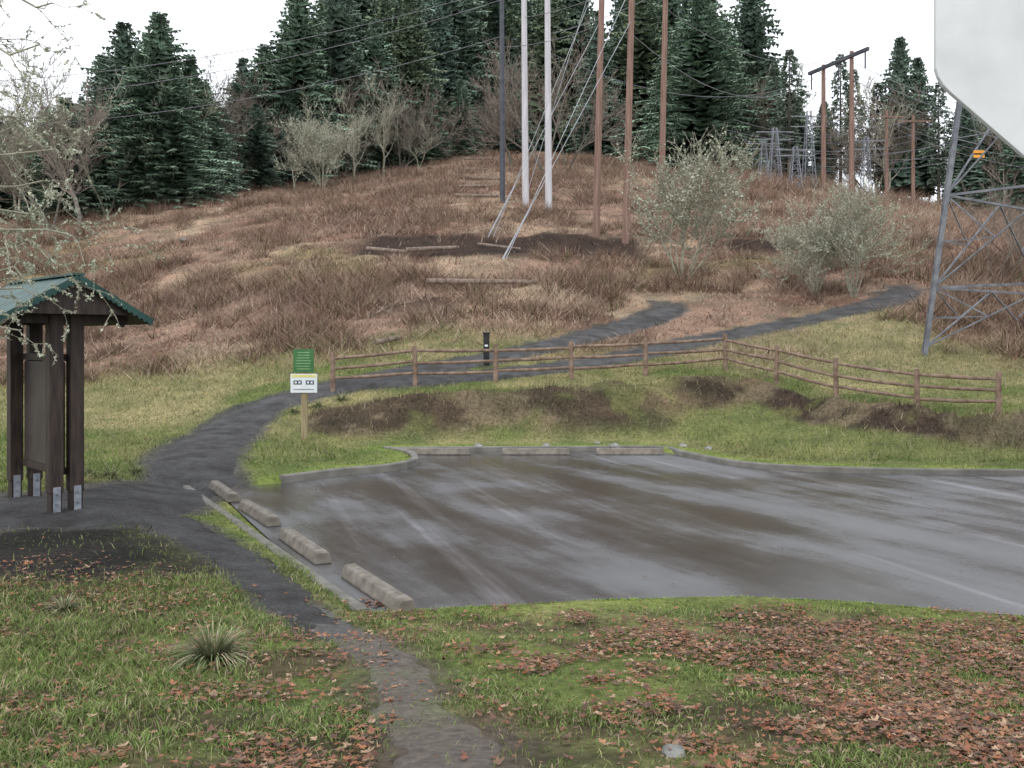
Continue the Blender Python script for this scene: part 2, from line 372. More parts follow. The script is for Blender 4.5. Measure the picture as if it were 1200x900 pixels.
kerb(curve2([G(a,b) for a,b in [(452,530),(520,529),(650,528.6),(770,528),(800,534),(850,544),(920,551),(1040,555),(1200,557),(1700,560)]]),'kerb',.15,.12)
kerb([G(a,b) for a,b in [(214,569),(425,719)]],'edging_kerb',.15,.045)
def wheelstop(loc,ang,L,label):
    e=thing('wheel_stop',loc,label,'wheel stop','concrete wheel stops in the parking lot',ang)
    b=B();pr=[(-.11,0),(-.11,.03),(-.075,.13),(-.055,.145),(.055,.145),(.075,.13),(.11,.03),(.11,0)]
    ks=[-L/2,-L/2+.03,L/2-.03,L/2]
    for q,x in enumerate(ks):
        s=.93 if q in(0,3) else 1
        for y,z in pr:b.v.append((x,y*s,.004+z*s))
    for i in range(3):
        for j in range(7):
            a=i*8+j;b.f.append((a,a+8,a+9,a+1))
        b.f.append((i*8+7,i*8+15,i*8+8,i*8))
    b.f.append(tuple(range(8)));b.f.append(tuple(24+q for q in range(8))[::-1])
    b.obj('concrete_block',M_stop,e,.008)
    for x in(-L*.33,L*.33): B().tube((x,0,.14),(x,0,.158),.014,n=8).obj('anchor_pin',M_steel,e)
ua=math.atan2(.883,-.47)
for a,b in [(441,696),(356,645),(303,606),(262,580)]:
    wheelstop(G(a,b),ua+random.uniform(-.03,.03),1.8,'weathered brown concrete wheel stop at the edge of wet asphalt')
for a in (512,628,738):
    wheelstop(G(a,532.6),random.uniform(-.01,.01),1.6,'low concrete wheel stop in front of the grassy bank kerb')
# ------------------------------------------------------------------ fence
fp=[(390,458,29),(487,451,29.3),(581,449,29.6),(670,446,30),(757,441,30.4),(850,434,31.5),(910,451,29.6),(980,467,28),(1075,484,26.5),(1170,487,25.5)]
FP=[]
for px,row,d in fp:
    x=(px-600)/F*d;FP.append(Vector((x,d,H1(x,d))))
base=FP[0].copy();fe=thing('wooden_fence',base,'weathered brown three-rail wooden fence along the bank','fence')
for i,p in enumerate(FP):
    q=p-base;B().tube(q-Vector((0,0,.2)),q+Vector((random.uniform(-.03,.03),0,1.14)),.08,.07,10).obj('post',M_fence,fe,.01)
for i in range(len(FP)-1):
    for hh in(.34,.66,.98):
        a=FP[i]-base+Vector((0,0,hh+random.uniform(-.04,.04)));c=FP[i+1]-base+Vector((0,0,hh+random.uniform(-.04,.04)))
        dd=(c-a).normalized()
        m=(a+c)/2-Vector((0,0,.015));b=B();b.tube(a-dd*.06,m,.04,.05,8).tube(m,c+dd*.06,.05,.038,8);b.obj('rail',M_fence,fe)
# ------------------------------------------------------------------ kiosk
ax=Vector((-.68,.733,0)).normalized();pr=Vector((.733,.68,0)).normalized()
A0=Vector(G(76,600,.3));kz=H1(A0.x,A0.y);A0.z=kz
ki=thing('information_kiosk',A0,'dark brown wooden trailhead kiosk with green metal gable roof','kiosk')
Rk=Matrix((pr,ax,Vector((0,0,1)))).transposed()
def K(u,v,z): return pr*u+ax*v+Vector((0,0,z))
Lx=1.75
for v in(0,Lx):
    for u in(-.14,.14):
        B().box(K(u,v,1.6),(.19,.19,2.65),Rk).obj('post',M_kw,ki,.012)
        for s in(-.1,.1): B().box(K(u,v+s,.16),(.10,.012,.40),Rk).obj('metal_post_bracket',M_galv,ki,.002)
        B().box(K(u,v,.13),(.15,.17,.34),Rk).obj('post_foot',M_kw,ki)
        for z in(.26,.12): B().tube(K(u,v-.105,z),K(u,v-.125,z),.018).obj('bolt',M_steel,ki)
B().box(K(0,Lx/2,1.35),(.08,Lx-.2,1.5),Rk).obj('notice_panel',M_panel,ki,.006)
for z in(2.16,.55): B().box(K(0,Lx/2,z),(.14,Lx-.2,.1),Rk).obj('panel_frame',M_kw,ki,.006)
zr=3.6-kz;hw=.98;drop=.57;v0=-.55;v1=Lx+.6
for v in(0,Lx):
    bb=B()
    bb.box(K(0,v,2.72),(1.2,.12,.16),Rk)
    bb.beam(K(0,v,zr-.14),K(.85,v,zr-.14-drop*.85/hw),.1,.14);bb.beam(K(0,v,zr-.14),K(-.85,v,zr-.14-drop*.85/hw),.1,.14)
    bb.beam(K(0,v,2.7),K(0,v,zr-.15),.12)
    bb.obj('roof_truss',M_kw,ki,.005)
ga=B();g_=.8
for v in (v0+.1,):
    k=len(ga.v)
    for q in(v,v+.03):
        ga.v+= [tuple(K(0,q,zr-.06)),tuple(K(g_,q,zr-.06-drop*g_/hw)),tuple(K(-g_,q,zr-.06-drop*g_/hw))]
    ga.f+=[(k,k+1,k+2),(k+3,k+5,k+4),(k,k+3,k+4,k+1),(k+1,k+4,k+5,k+2),(k+2,k+5,k+3,k)]
ga.obj('gable_board',M_kw,ki)
for s in(-1,1):
    d=(K(s*hw,0,-drop)).normalized();R=Matrix((d,ax,d.cross(ax))).transposed();L=math.hypot(hw,drop)
    c=K(0,(v0+v1)/2,zr-.035)+d*L/2
    B().box(c-Vector((0,0,.03)),(L,v1-v0-.04,.05),R).obj('roof_deck',M_kw,ki)
    rf=B();up=d.cross(ax)*(-1 if d.cross(ax).z<0 else 1)
    n_=48;Lr=math.hypot(hw,drop)+.05
    for i in range(n_+1):
        v=v0+(v1-v0)*i/n_;amp=.008 if i%4==0 else 0
        for t in(0,Lr): rf.v.append(tuple(K(0,v,zr)+d*t+up*(amp+.012)))
    for i in range(n_): a=i*2;rf.f.append((a,a+1,a+3,a+2))
    rf.obj('metal_roofing',M_roof,ki)
    for vv in(v0,v1):
        tr=B();tr.beam(K(0,vv,zr-.025),K(0,vv,zr-.025)+d*Lr,.035,.08)
        for j in range(14):
            p0=K(0,vv-.018,zr-.06)+d*(Lr*(j+.5)/14);tr.tube(p0,p0+ax*.036,.034,n=8)
        tr.obj('gable_trim',M_trim,ki)
B().box(K(0,(v0+v1)/2,zr+.02),(.16,v1-v0,.03),Rk).obj('ridge_cap',M_roof,ki)
# ------------------------------------------------------------------ sign
sp=hit(357,516);dS=sp[1]
sg=thing('trail_sign',sp,'green and white trail notice boards on a square wooden post','sign')
def zr_(row): return CZ-(row-400)/F*dS-sp[2]
B().box((0,0,(zr_(412))/2-.1),(.14,.14,zr_(412)+.2)).obj('post',M_post,sg,.01)
k=dS/F
B().box((-.01,-.09,(zr_(409)+zr_(436))/2),(24*k,.03,27*k)).obj('green_sign_board',M_green,sg,.004)
B().box((0,-.09,(zr_(438)+zr_(460))/2),(31*k,.03,22*k)).obj('white_sign_board',M_signw,sg,.004)
B().box((0,-.108,zr_(440.5)),(.60,.004,.065)).obj('yellow_header_strip',M_yel,sg)
for cx in(-.15,.15):
    B().box((cx,-.108,(zr_(448))),(.2,.004,.1)).obj('printed_panel',M_ink,sg)
    for q in(-.045,.045): B().box((cx+q,-.112,zr_(448)),(.05,.003,.05)).obj('printed_picture',M_signw,sg)
B().box((0,-.108,zr_(456)),(.5,.003,.014)).obj('printed_line',M_ink,sg)
for j in range(7): B().box((-.01+random.uniform(-.02,.02),-.107,zr_(413+j*3.2)),(.36-random.random()*.1,.003,.015)).obj('printed_line',M_pale,sg)
bp=hit(570,428);e=thing('trail_marker_post',bp,'short black trail marker post with pale band beside path','marker post')
B().box((0,0,.5),(.19,.19,1.0)).obj('post',M_black,e,.02);B().box((0,-.099,.62),(.10,.006,.06)).obj('marker_band',M_signw,e)
B().box((0,0,1.02),(.23,.23,.06)).obj('post_cap',M_black,e,.02)
# ------------------------------------------------------------------ poles
CLEAR=[]
def pole(px,row,r,h,mat,label,lean=(0,0),fall=95,grp='utility poles on the hillside',pos=None):
    p=hit(px,row,fall) if pos is None else pos
    e=thing('utility_pole',p,label,'utility pole',grp)
    b=B();segs=6
    for i in range(segs):
        t0=i/segs;t1=(i+1)/segs
        f=lambda t:Vector((lean[0]*t,lean[1]*t,-.5+(h+.5)*t))
        b.tube(f(t0),f(t1),r*(1-.35*t0),r*(1-.35*t1),12,cap=i in(0,segs-1))
    b.obj('pole_shaft',mat,e)
    return e,p
lb='tall brown wooden utility pole standing on a dry hillside'
e1,pD=pole(589,238,.20,26,M_dpole,'tall dark steel utility pole on the brown hillside',(-.1,0))
e2,pW1=pole(616,240,.25,25,M_wpole,'tall pale grey utility pole on the brown hillside',(-.2,0))
e3,pW2=pole(643,246,.25,26,M_wpole,'tall pale grey utility pole on the brown hillside',(-.15,0))
e4,pB1=pole(698,280,.22,24,M_wood,lb,(.6,0))
e5,pB2=pole(733,284,.22,24,M_wood,lb,(.6,0))
e6,pB3=pole(775,232,.25,30,M_wood,lb,(.6,0))
def crossarm(e,z,half,w_=.12):
    B().box((0,-.18,z),(half*2,w_,w_*1.3)).obj('crossarm',M_wood,e)
    for x in(-half*.9,half*.9): B().tube((x,-.18,z-.08),(x,-.18,z-.7),.05,.05,8).obj('insulator',M_steel,e)
for e,h in((e2,23),(e3,24),(e4,21.5),(e5,22)): crossarm(e,h,2.0)
dH=92.0
def atd(px,d): x=(px-600)/F*d; return np.array([x,d,H1(x,d)])
pa=atd(965,dH);pb=atd(998,dH-4)
top=lambda row,d:CZ-(row-400)/F*d
hf=thing('transmission_pole_frame',pa,'two brown wooden poles joined by a dark heavy crossarm','utility pole frame')
q=Vector(pb-pa)
B().tube((0,0,-.5),(0,0,top(76,dH)-pa[2]),.25,.18,10).obj('pole_shaft',M_wood,hf)
B().tube(q-Vector((0,0,.5)),Vector((q.x,q.y,top(60,dH-4)-pa[2])),.25,.18,10).obj('pole_shaft',M_wood,hf)
za=top(80,dH)-pa[2];zb=top(66,dH-4)-pa[2]
dv=(Vector((q.x,q.y,zb))-Vector((0,0,za)))
B().beam(Vector((0,-.4,za))-dv*.6,Vector((q.x,q.y-.4,zb))+dv*.5,.25,.30).obj('crossarm',M_dpole,hf)
for t in(-.5,.5,1.4):
    B().tube(Vector((0,-.4,za-.2))+dv*t,Vector((0,-.4,za-1.6))+dv*t,.07,.07,6).obj('insulator',M_dpole,hf)
for px,rt in((1039,130),(1070,135)):
    d=94;p=atd(px,d);e,_=pole(0,0,.20,top(rt,d)-p[2],M_wood,'short brown wooden utility pole near the hill crest',pos=p)
    crossarm(e,top(rt,d)-p[2]-.6,1.6,.08)
for px,rt,d,hwm in((895,165,97,.5),(908,150,96,.6),(932,172,92,.55),(948,130,98,.6),(1015,160,97,.5)):
    p=atd(px,d);hh=top(rt,d)-p[2];e=thing('lattice_mast',p,'thin pale grey lattice mast among hilltop trees','lattice mast','lattice masts on the hill crest')
    cs=[(-1,-1),(1,-1),(1,1),(-1,1)];f=lambda i,z:Vector((cs[i][0]*hwm*(1-.7*z/hh),cs[i][1]*hwm*(1-.7*z/hh),z))
    for i in range(4): B().beam(f(i,-.4),f(i,hh),.06).obj('leg',M_pals,e)
    b=B();nn=6
    for k_ in range(nn):
        for i in range(4):
            j=(i+1)%4;z0=hh*k_/nn;z1=hh*(k_+1)/nn;b.beam(f(i,z0),f(j,z1),.03);b.beam(f(i,z1),f(j,z1),.03)
    b.obj('bracing',M_pals,e)
    for zz in(.80,.93): B().beam((-1.8,0,hh*zz),(1.8,0,hh*zz),.08).obj('crossarm',M_pals,e)
def wire(p,q,r=.02,sag=.5,mat=M_wire,name='power_line',label='thin grey overhead power line between utility poles',seg=14):
    b=B();p=Vector(p);q=Vector(q);pts=[]
    for i in range(seg+1):
        t=i/seg;pts.append(p.lerp(q,t)-Vector((0,0,sag*4*t*(1-t))))
    for i in range(seg): b.tube(pts[i]-p,pts[i+1]-p,r,r,5,cap=False)
    o=b.obj(name,mat);o.location=p;tag(o,label,'power line' if name=='power_line' else 'guy wire',None,'overhead wires' if name=='power_line' else 'guy wires')
gl='pale steel guy wire anchored in the brown hillside'
for (ax_,ay_),(bx,by,bd) in [((572,278),(706,20,pB1[1])),((578,278),(716,-60,pB1[1])),((588,306),(742,20,pB2[1])),((592,306),(760,-60,pB2[1])),((612,245),(700,-40,pW2[1]+3))]:
    a=hit(ax_,ay_);q=W(bx,by,bd);wire(a,q,.019,0,M_guy,'guy_wire',gl,4)
    a=Vector(a);q=Vector(q);dd=(q-a).normalized()
    if ax_ in(572,588): o=B().tube((0,0,0),dd*3.4,.05,.05,8).obj('guy_guard',M_guy);o.location=a;tag(o,'pale plastic sleeve around the foot of a guy wire','guy guard',None,'guy guards')
for (a,b,sg_) in [((-60,150,75),(590,42,72),1.5),((-60,120,75),(612,-8,70),1.5),((-60,98,75),(640,-30,70),1.5),
                 ((590,55,72),(700,30,60),.3),((640,60,70),(960,90,92),2.5),((740,40,58),(962,84,92),3),((780,10,72),(998,66,88),2),
                 ((998,72,88),(1290,150,60),1),((998,80,88),(1290,170,60),1),((998,92,88),(1290,185,60),1),((1039,140,94),(1290,190,70),1),((1039,146,94),(1290,205,70),1),((960,84,92),(1039,140,94),.6),((860,140,90),(1039,150,94),1),((850,152,90),(1070,158,94),1),((870,165,90),(1070,165,94),1),((860,175,92),(1090,172,94),1),((880,185,90),(1100,180,94),1),
                 ((905,155,96),(1039,142,94),1),((948,135,98),(1070,140,94),1),((860,160,93),(1110,168,94),1.4),((880,192,93),(1110,190,94),.8),((900,178,93),(1120,184,94),.5),((616,20,70),(735,-20,58),.3),((643,40,68),(775,-10,70),.3)]:
    wire(W(*a),W(*b),.022,sg_)
# ------------------------------------------------------------------ lattice tower
dT=33.5;LC=Vector(((1083-600)/F*dT,dT,0));cT=LC+Vector((5.9,-.7,0));cT.z=H1(LC.x,LC.y)
tw=thing('lattice_tower',cT,'grey steel lattice tower with tapering legs standing in dry grass','lattice tower')
Hh=24.0;offs=[Vector((-5.9,.7,0)),Vector((-.7,-5.9,0)),Vector((5.9,-.7,0)),Vector((.7,5.9,0))]
def leg(i,z): return offs[i]*(1-.0225*z)+Vector((0,0,z))
for i in range(4):
    gz=min(0,H1(cT.x+offs[i].x,cT.y+offs[i].y)-cT.z)
    a=leg(i,gz-.4);b_=leg(i,Hh)
    b=B();nrm=-offs[i].normalized()*.10;sd_=Vector((-nrm.y,nrm.x,0))
    b.beam(a+sd_,b_+sd_,.05,.14);b.beam(a-sd_,b_-sd_,.05,.14)
    nrg=40
    for j in range(nrg):
        z0=gz+(Hh-gz)*j/nrg;z1=gz+(Hh-gz)*(j+.5)/nrg;s=1 if j%2 else -1
        b.beam(leg(i,z0)+sd_*s,leg(i,z1)-sd_*s,.03)
    b.obj('leg',M_steel,tw)
lv=[0.3,2.3,5.4,9.2,13.4,18,Hh]
for i in range(4):
    j=(i+1)%4
    for k_ in range(len(lv)-1):
        b=B();za_,zb_=lv[k_],lv[k_+1];mid=leg(i,zb_).lerp(leg(j,zb_),.5)
        b.beam(leg(i,zb_),leg(j,zb_),.06,.08)
        b.beam(leg(i,za_),mid,.05,.05);b.beam(leg(j,za_),mid,.05,.05)
        for q_ in(i,j):
            m0=leg(q_,(za_+zb_)/2);m1=leg(q_,za_).lerp(mid,.5);b.beam(m0,m1,.035);b.beam(m1,leg(q_,zb_),.035)
        b.obj('bracing',M_steel,tw)
q=leg(0,6.8)+Vector((.75,-.3,0))
for dz in(0,.15): B().box(q-Vector((0,0,dz)),(.36,.03,.09)).obj('warning_plate',M_orange,tw)
dB=13.0
wp=W(1300,400,dB);wp[2]=H1(wp[0],wp[1])
wb=thing('white_signboard',wp,'back of a large blank white board with an angled lower edge','signboard')
pts=[(1097,-260),(1097,80),(1100,90),(1106,100),(1115,109),(1202,184),(1330,184),(1420,110),(1420,-260)]
b=B();m=len(pts)
for yy in(0,.09):
    for (px,row) in pts:
        w_=W(px,row,dB);b.v.append((w_[0]-wp[0],yy,w_[2]-wp[2]))
b.f.append(tuple(range(m)));b.f.append(tuple(range(m,2*m))[::-1])
for i in range(m): j=(i+1)%m;b.f.append((i,i+m,j+m,j))
b.obj('board',M_white,wb,.012)
for x in(-.5,.6): B().tube((x,.2,-.4),(x,.2,7.5),.09,.09,14).obj('support_post',M_galv,wb)
# ------------------------------------------------------------------ logs, steps
def logo(px0,r0,px1,r1,r,label='weathered grey-brown log lying across the hillside',up_=.03):
    a=Vector(hit(px0,r0));b_=Vector(hit(px1,r1));b=B();c=(a+b_)/2;up=Vector((0,0,r*.9+up_+.08))
    m=(a-c).lerp(b_-c,.5)+up;b.tube(a-c+up,m,r,r*.92,10).tube(m,b_-c+up,r*.92,r*.75,10)
    o=b.obj('fallen_log',M_log);o.location=c;tag(o,label,'log',None,'logs on the hillside');CLEAR.append((a,b_))
logo(500,340,627,341,.13,up_=.2);logo(430,298,476,302,.12,up_=.12);logo(476,300,535,297,.13,up_=.12);logo(560,290,610,296,.09);logo(440,408,470,402,.10)
for (x0,x1,row) in [(545,578,190),(541,573,202),(540,588,212),(537,575,223),(533,585,234)]:
    logo(x0,row,x1,row+random.uniform(-1,2),.14,'short timber step laid across the hillside trail',.1)
for px,row,s in [(720,525,.2),(640,524,.15),(560,524,.16),(700,520,.14),(800,523,.17),(830,526,.15),(790,886,.1),(660,526,.13),(215,283,.5),(440,490,.15)]:
    p=hit(px,row);me=bpy.data.meshes.new('rock');bm=bmesh.new();bmesh.ops.create_icosphere(bm,subdivisions=2,radius=s*.7)
    for v in bm.verts: v.co*=1+random.uniform(-.18,.18);v.co.z*=.6
    bm.to_mesh(me);me.materials.append(M_rock);o=bpy.data.objects.new('rock',me);COL.objects.link(o);o.location=p;tag(o,'small grey rock half sunk in the grass','rock',None,'small rocks in the grass')
def clearm(x,y):
    k=np.ones(len(x),bool)
    for a,b_ in CLEAR:
        x0,x1=sorted((a.x,b_.x));ym=(a.y+b_.y)/2
        k&=~((x>x0-.3)&(x<x1+.3)&(y>ym-1.2)&(y<ym+.3)&(rng.random(len(x))<.9))
    return k
# ------------------------------------------------------------------ blades
def blades(name,x,y,h,w,col,lean=.35,zoff=0,two=False):
    m=len(x);z=H(x,y)+outz(x,y)+zoff-.01
    a=rng.random(m)*2*np.pi;l=rng.random(m)*lean*h;la=rng.random(m)*2*np.pi
    dx=np.cos(a)*w/2;dy=np.sin(a)*w/2
    p0=np.stack([x-dx,y-dy,z],-1);p1=np.stack([x+dx,y+dy,z],-1)
    tx=x+np.cos(la)*l;ty=y+np.sin(la)*l
    if not two:
        p2=np.stack([tx,ty,z+h],-1);V=np.stack([p0,p1,p2],1).reshape(-1,3);Fc=np.arange(3*m).reshape(m,3)
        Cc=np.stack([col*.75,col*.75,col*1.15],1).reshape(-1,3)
    else:
        mx=x+np.cos(la)*l*.35;my=y+np.sin(la)*l*.35;mz=z+h*.62
        q0=np.stack([mx-dx*.8,my-dy*.8,mz],-1);q1=np.stack([mx+dx*.8,my+dy*.8,mz],-1)
        t=np.stack([tx,ty,z+h*.9],-1);V=np.stack([p0,p1,q1,q0,t],1).reshape(-1,3);b=np.arange(m)[:,None]*5
        Fc=np.concatenate([b+np.array([[0,1,2]]),b+np.array([[0,2,3]]),b+np.array([[3,2,4]])],1).reshape(-1,3)
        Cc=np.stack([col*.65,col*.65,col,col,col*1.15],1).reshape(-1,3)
    return tag(fast(name,V,Fc,M_blade,Cc),kind='stuff')
def samp(m,y0,y1,power=1.0,marg=1.12):
    u=rng.random(m);y=(y0**power+u*(y1**power-y0**power))**(1/power)
    x=(rng.random(m)*2-1)*600*marg/F*y
    return x,y
x,y=samp(290000,3.6,13,1.3)
pdv=pathd(x,y)
k=(lotsd(x,y)>.02)&(pdv>-.10+.3*rng.random(len(x)))
dens=.12+1.0*sstep(.36,.62,fb(x,y,1.1,60))+.6*(lotsd(x,y)<.7)
dens*=1-.95*mulch(x,y)
dens*=1-.5*sstep(.48,.66,fb(x,y,.9,70))
dens*=1-.93*mudm(x,y)
k&=rng.random(len(x))<dens
x=x[k];y=y[k];m=len(x)
pal=np.array([[.135,.195,.052],[.18,.225,.075],[.10,.15,.043],[.27,.26,.13],[.35,.30,.19]])
ci=rng.choice(5,m,p=[.31,.28,.18,.13,.10]);col=pal[ci]*(.8+.4*rng.random((m,1)))
edge=sstep(.8,.1,lotsd(x,y))[:,None]*sstep(-2,0,x)[:,None];col=col*(1-edge)+np.array([.21,.30,.065])*edge*(.8+.4*rng.random((m,1)))
h=(.018+.036*rng.random(m))*(.5+1.1*fb(x,y,.7,61))*(1+.5*(x<-1.8))*(1-.45*edge[:,0])
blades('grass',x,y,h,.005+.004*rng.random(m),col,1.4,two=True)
x,y=samp(290000,13,40,1.4)
sd=lotsd(x,y);pdv=pathd(x,y)
hillm=33+7*(.5-fb(x,y,9,9))
bmk=bankmask(x,y)
k=(sd>.12)&(pdv>-.10+.35*rng.random(len(x)))&(y<hillm+5*rng.random(len(x)))&(rng.random(len(x))<1-.68*bmk)
x=x[k];y=y[k];bmk=bmk[k];m=len(x)
col=gcol(x,y)*np.array([1.12,1.15,1.0])*(.75+.6*rng.random((m,1)))
col=np.where((rng.random(m)<.22)[:,None],np.array([.34,.285,.18])*(.7+.5*rng.random((m,1))),col)
col=np.where(((rng.random(m)<.22)&(bmk<.5))[:,None],np.array([.16,.22,.07])*(.7+.5*rng.random((m,1))),col)
h=(.04+.08*rng.random(m))*(1+1.0*sstep(28,36,y))*(1+1.4*bmk*fb(x,y,1.2,63))*(1-.5*(lotsd(x,y)<1.2))
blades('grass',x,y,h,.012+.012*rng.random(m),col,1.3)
x,y=samp(500000,30,112,1.2)
hm=hillf(x,y)
dn=.35+.9*fb(x,y,3,80)
k=(rng.random(len(x))<hm*(1-.93*soilm(x,y))*dn)&(pathd(x,y,('hill','side'))>-.05+.5*rng.random(len(x)))
k&=clearm(x,y)
x=x[k];y=y[k];m=len(x)
col=gcol(x,y)*(.75+.6*rng.random((m,1)))*1.1
r=rng.random(m);pt=fb(x,y,3,84)
col=np.where((r<.28)[:,None],np.array([.45,.35,.265])*(.7+.5*rng.random((m,1))),col)
col=np.where(((r>.28)&(r<.28+.42*sstep(.48,.62,pt)))[:,None],np.array([.25,.145,.108])*(.7+.6*rng.random((m,1))),col)
tall=sstep(.48,.62,.5*fb(x,y,4,88)+.5*fb(x,y,1.3,89))
h=(.10+.20*rng.random(m))*(.5+1.9*tall)*(1+.3*(y>80));h*=1+1.0*sstep(14.5,20,x)*(y>32)
h*=np.clip(.35+pathd(x,y,('hill','side'))*.35,.35,1)
blades('dry_brush',x,y,h,.022+.035*rng.random(m)*(y/60),col,2.0)
x,y=samp(380000,34,108,1.2)
cl=.5*vn(x,y,3.2,95)+.5*vn(x,y,1.1,96)+.14*sstep(15,19,x)*(y<52)+.07*sstep(-6,-10,x)*(y<56);k=(cl>.58)&(pathd(x,y,('hill','side'))>1.0)&(soilm(x,y)<.2)&clearm(x,y);x=x[k];y=y[k];m=len(x);cl=cl[k]
col=np.array([.175,.108,.082])*(.55+.95*rng.random((m,1)));rr_=rng.random(m);col=np.where((rr_<.10)[:,None],np.array([.14,.15,.06]),col);col=np.where((rr_>.65)[:,None],np.array([.33,.24,.185])*(.8+.3*rng.random((m,1))),col)
hh=(.30+.75*rng.random(m))*sstep(.56,.72,cl)
blades('bramble_thicket',x,y,hh+.10,.020+.028*rng.random(m),col,1.9)
# ------------------------------------------------------------------ leaves
def leaves(name,x,y,size,pal,zo=.02):
    m=len(x);na=13;an=np.linspace(0,2*np.pi,na,endpoint=False)
    rad=np.array([1.0,.5,.85,.45,.75,.5,.25,.12,.25,.5,.75,.45,.85])
    z=H(x,y)+outz(x,y)+zo*(.3+rng.random(m))
    rot=rng.random(m)*2*np.pi;tilt=(rng.random(m)-.5)*.9;tilt2=(rng.random(m)-.5)*.9;curl=rng.random(m)*.7-.2
    rr=rad[None,:]*(.8+.4*rng.random((m,na)))*size[:,None]/2
    asp=(.6+.4*rng.random(m))[:,None]
    lx=np.cos(an)[None]*rr;ly=np.sin(an)[None]*rr*asp;lz=curl[:,None]*rr**2/(size[:,None]/2)+lx*tilt[:,None]*.5+ly*tilt2[:,None]*.5
    wx=x[:,None]+lx*np.cos(rot)[:,None]-ly*np.sin(rot)[:,None];wy=y[:,None]+lx*np.sin(rot)[:,None]+ly*np.cos(rot)[:,None]
    V=np.concatenate([np.stack([x,y,z],-1)[:,None],np.stack([wx,wy,z[:,None]+lz+.004],-1)],1).reshape(-1,3)
    b=np.arange(m)[:,None,None]*(na+1);i=np.arange(na);tri=np.stack([np.zeros(na,int),1+i,1+(i+1)%na],-1)[None]
    Fc=(b+tri).reshape(-1,3)
    c=pal[rng.integers(0,len(pal),m)]*(.6+.65*rng.random((m,1)))
    Cc=np.repeat(c[:,None],na+1,1);Cc[:,0]*=.75
    return tag(fast(name,V,Fc,M_leaf,Cc.reshape(-1,3)),kind='stuff')
PL=np.array([[.23,.095,.048],[.28,.14,.07],[.12,.062,.04],[.36,.235,.15],[.19,.11,.068],[.27,.10,.043],[.15,.072,.045],[.22,.082,.045]])
x,y=samp(76000,3.8,10.6,1.3)
rt=sstep(-1.0,.3,x)*sstep(10.2,9.1,y+.8*(fb(x,y,2,110)-.5)-.03*x)
cl=sstep(.42,.57,.6*fb(x,y,1.5,111)+.4*vn(x,y,.35,118)+.09*sstep(1,3,x)-.10*sstep(6.5,5.0,y)*(x<2.0))
lf=(x<-.7)*(sstep(.42,.62,.6*fb(x,y,1.1,113)+.4*vn(x,y,.3,119))*.38+.04)*sstep(11,9,y)
k=(rng.random(len(x))<np.maximum(rt*(.04+.70*cl),lf)*(1-.6*mudm(x,y)))&(lotsd(x,y)>.15)&(pathd(x,y)>-.1)
x=x[k];y=y[k];leaves('fallen_leaves',x,y,.03+.055*rng.random(len(x)),PL,.03)
x=rng.normal(-4.9,.9,480);y=rng.normal(10.4,.5,480);leaves('fallen_leaves',x,y,.04+.05*rng.random(480),PL,.03)
c_=G(443,712);x=rng.normal(c_[0],.16,120);y=rng.normal(c_[1]+.1,.1,120);V=leaves('fallen_leaves',x,y,.05+.05*rng.random(120),PL,.02)
for v in V.data.vertices: v.co.z=max(v.co.z,0.005)+.02
x=rng.uniform(-3,10,90);y=rng.uniform(11,23,90);k=lotsd(x,y)<-.3;x=x[k];y=y[k];V=leaves('fallen_leaves',x,y,.03+.04*rng.random(len(x)),PL,.02)
V.location.z=.1
def clump(px,row,sz,nb,label,col=(.14,.18,.08)):
    p=hit(px,row);m=nb;a=rng.random(m)*2*np.pi;L=sz*(.6+.6*rng.random(m));ev=.45+.9*rng.random(m);V=[];Fc=[];Cc=[]
    for i in range(m):
        w=.007;dx,dy=math.cos(a[i]),math.sin(a[i]);k0=len(V);c=np.array(col)*(.6+.9*random.random())
        if random.random()<.35:c=np.array([.36,.32,.21])
        for j in range(5):
            t=j/4;r_=L[i]*math.cos(ev[i])*t*1.3+.04;z=L[i]*(math.sin(ev[i])*t-.75*t*t*math.cos(ev[i])*1.3)
            ww=w*(1-t*.9);V+=[(dx*r_-dy*ww,dy*r_+dx*ww,z),(dx*r_+dy*ww,dy*r_-dx*ww,z)];Cc+=[c*(.5+.7*t)]*2
        for j in range(4):b=k0+j*2;Fc.append((b,b+1,b+3,b+2))
    o=fast('grass_clump',V,Fc,M_blade,np.array(Cc));o.location=p;return tag(o,label,'grass clump',None,'long grass clumps')
clump(250,775,.40,420,'large arching clump of long green grass blades on the lawn')
for a,b in((160,556),(130,560),(105,558)): clump(a,b,.35,120,'tuft of long green grass beside the gravel path')
clump(75,715,.2,110,'tuft of long green grass on the leafy lawn')
for a,b in((345,485),(372,478),(400,470)): clump(a,b,.45,140,'tuft of long green grass beside the gravel path')
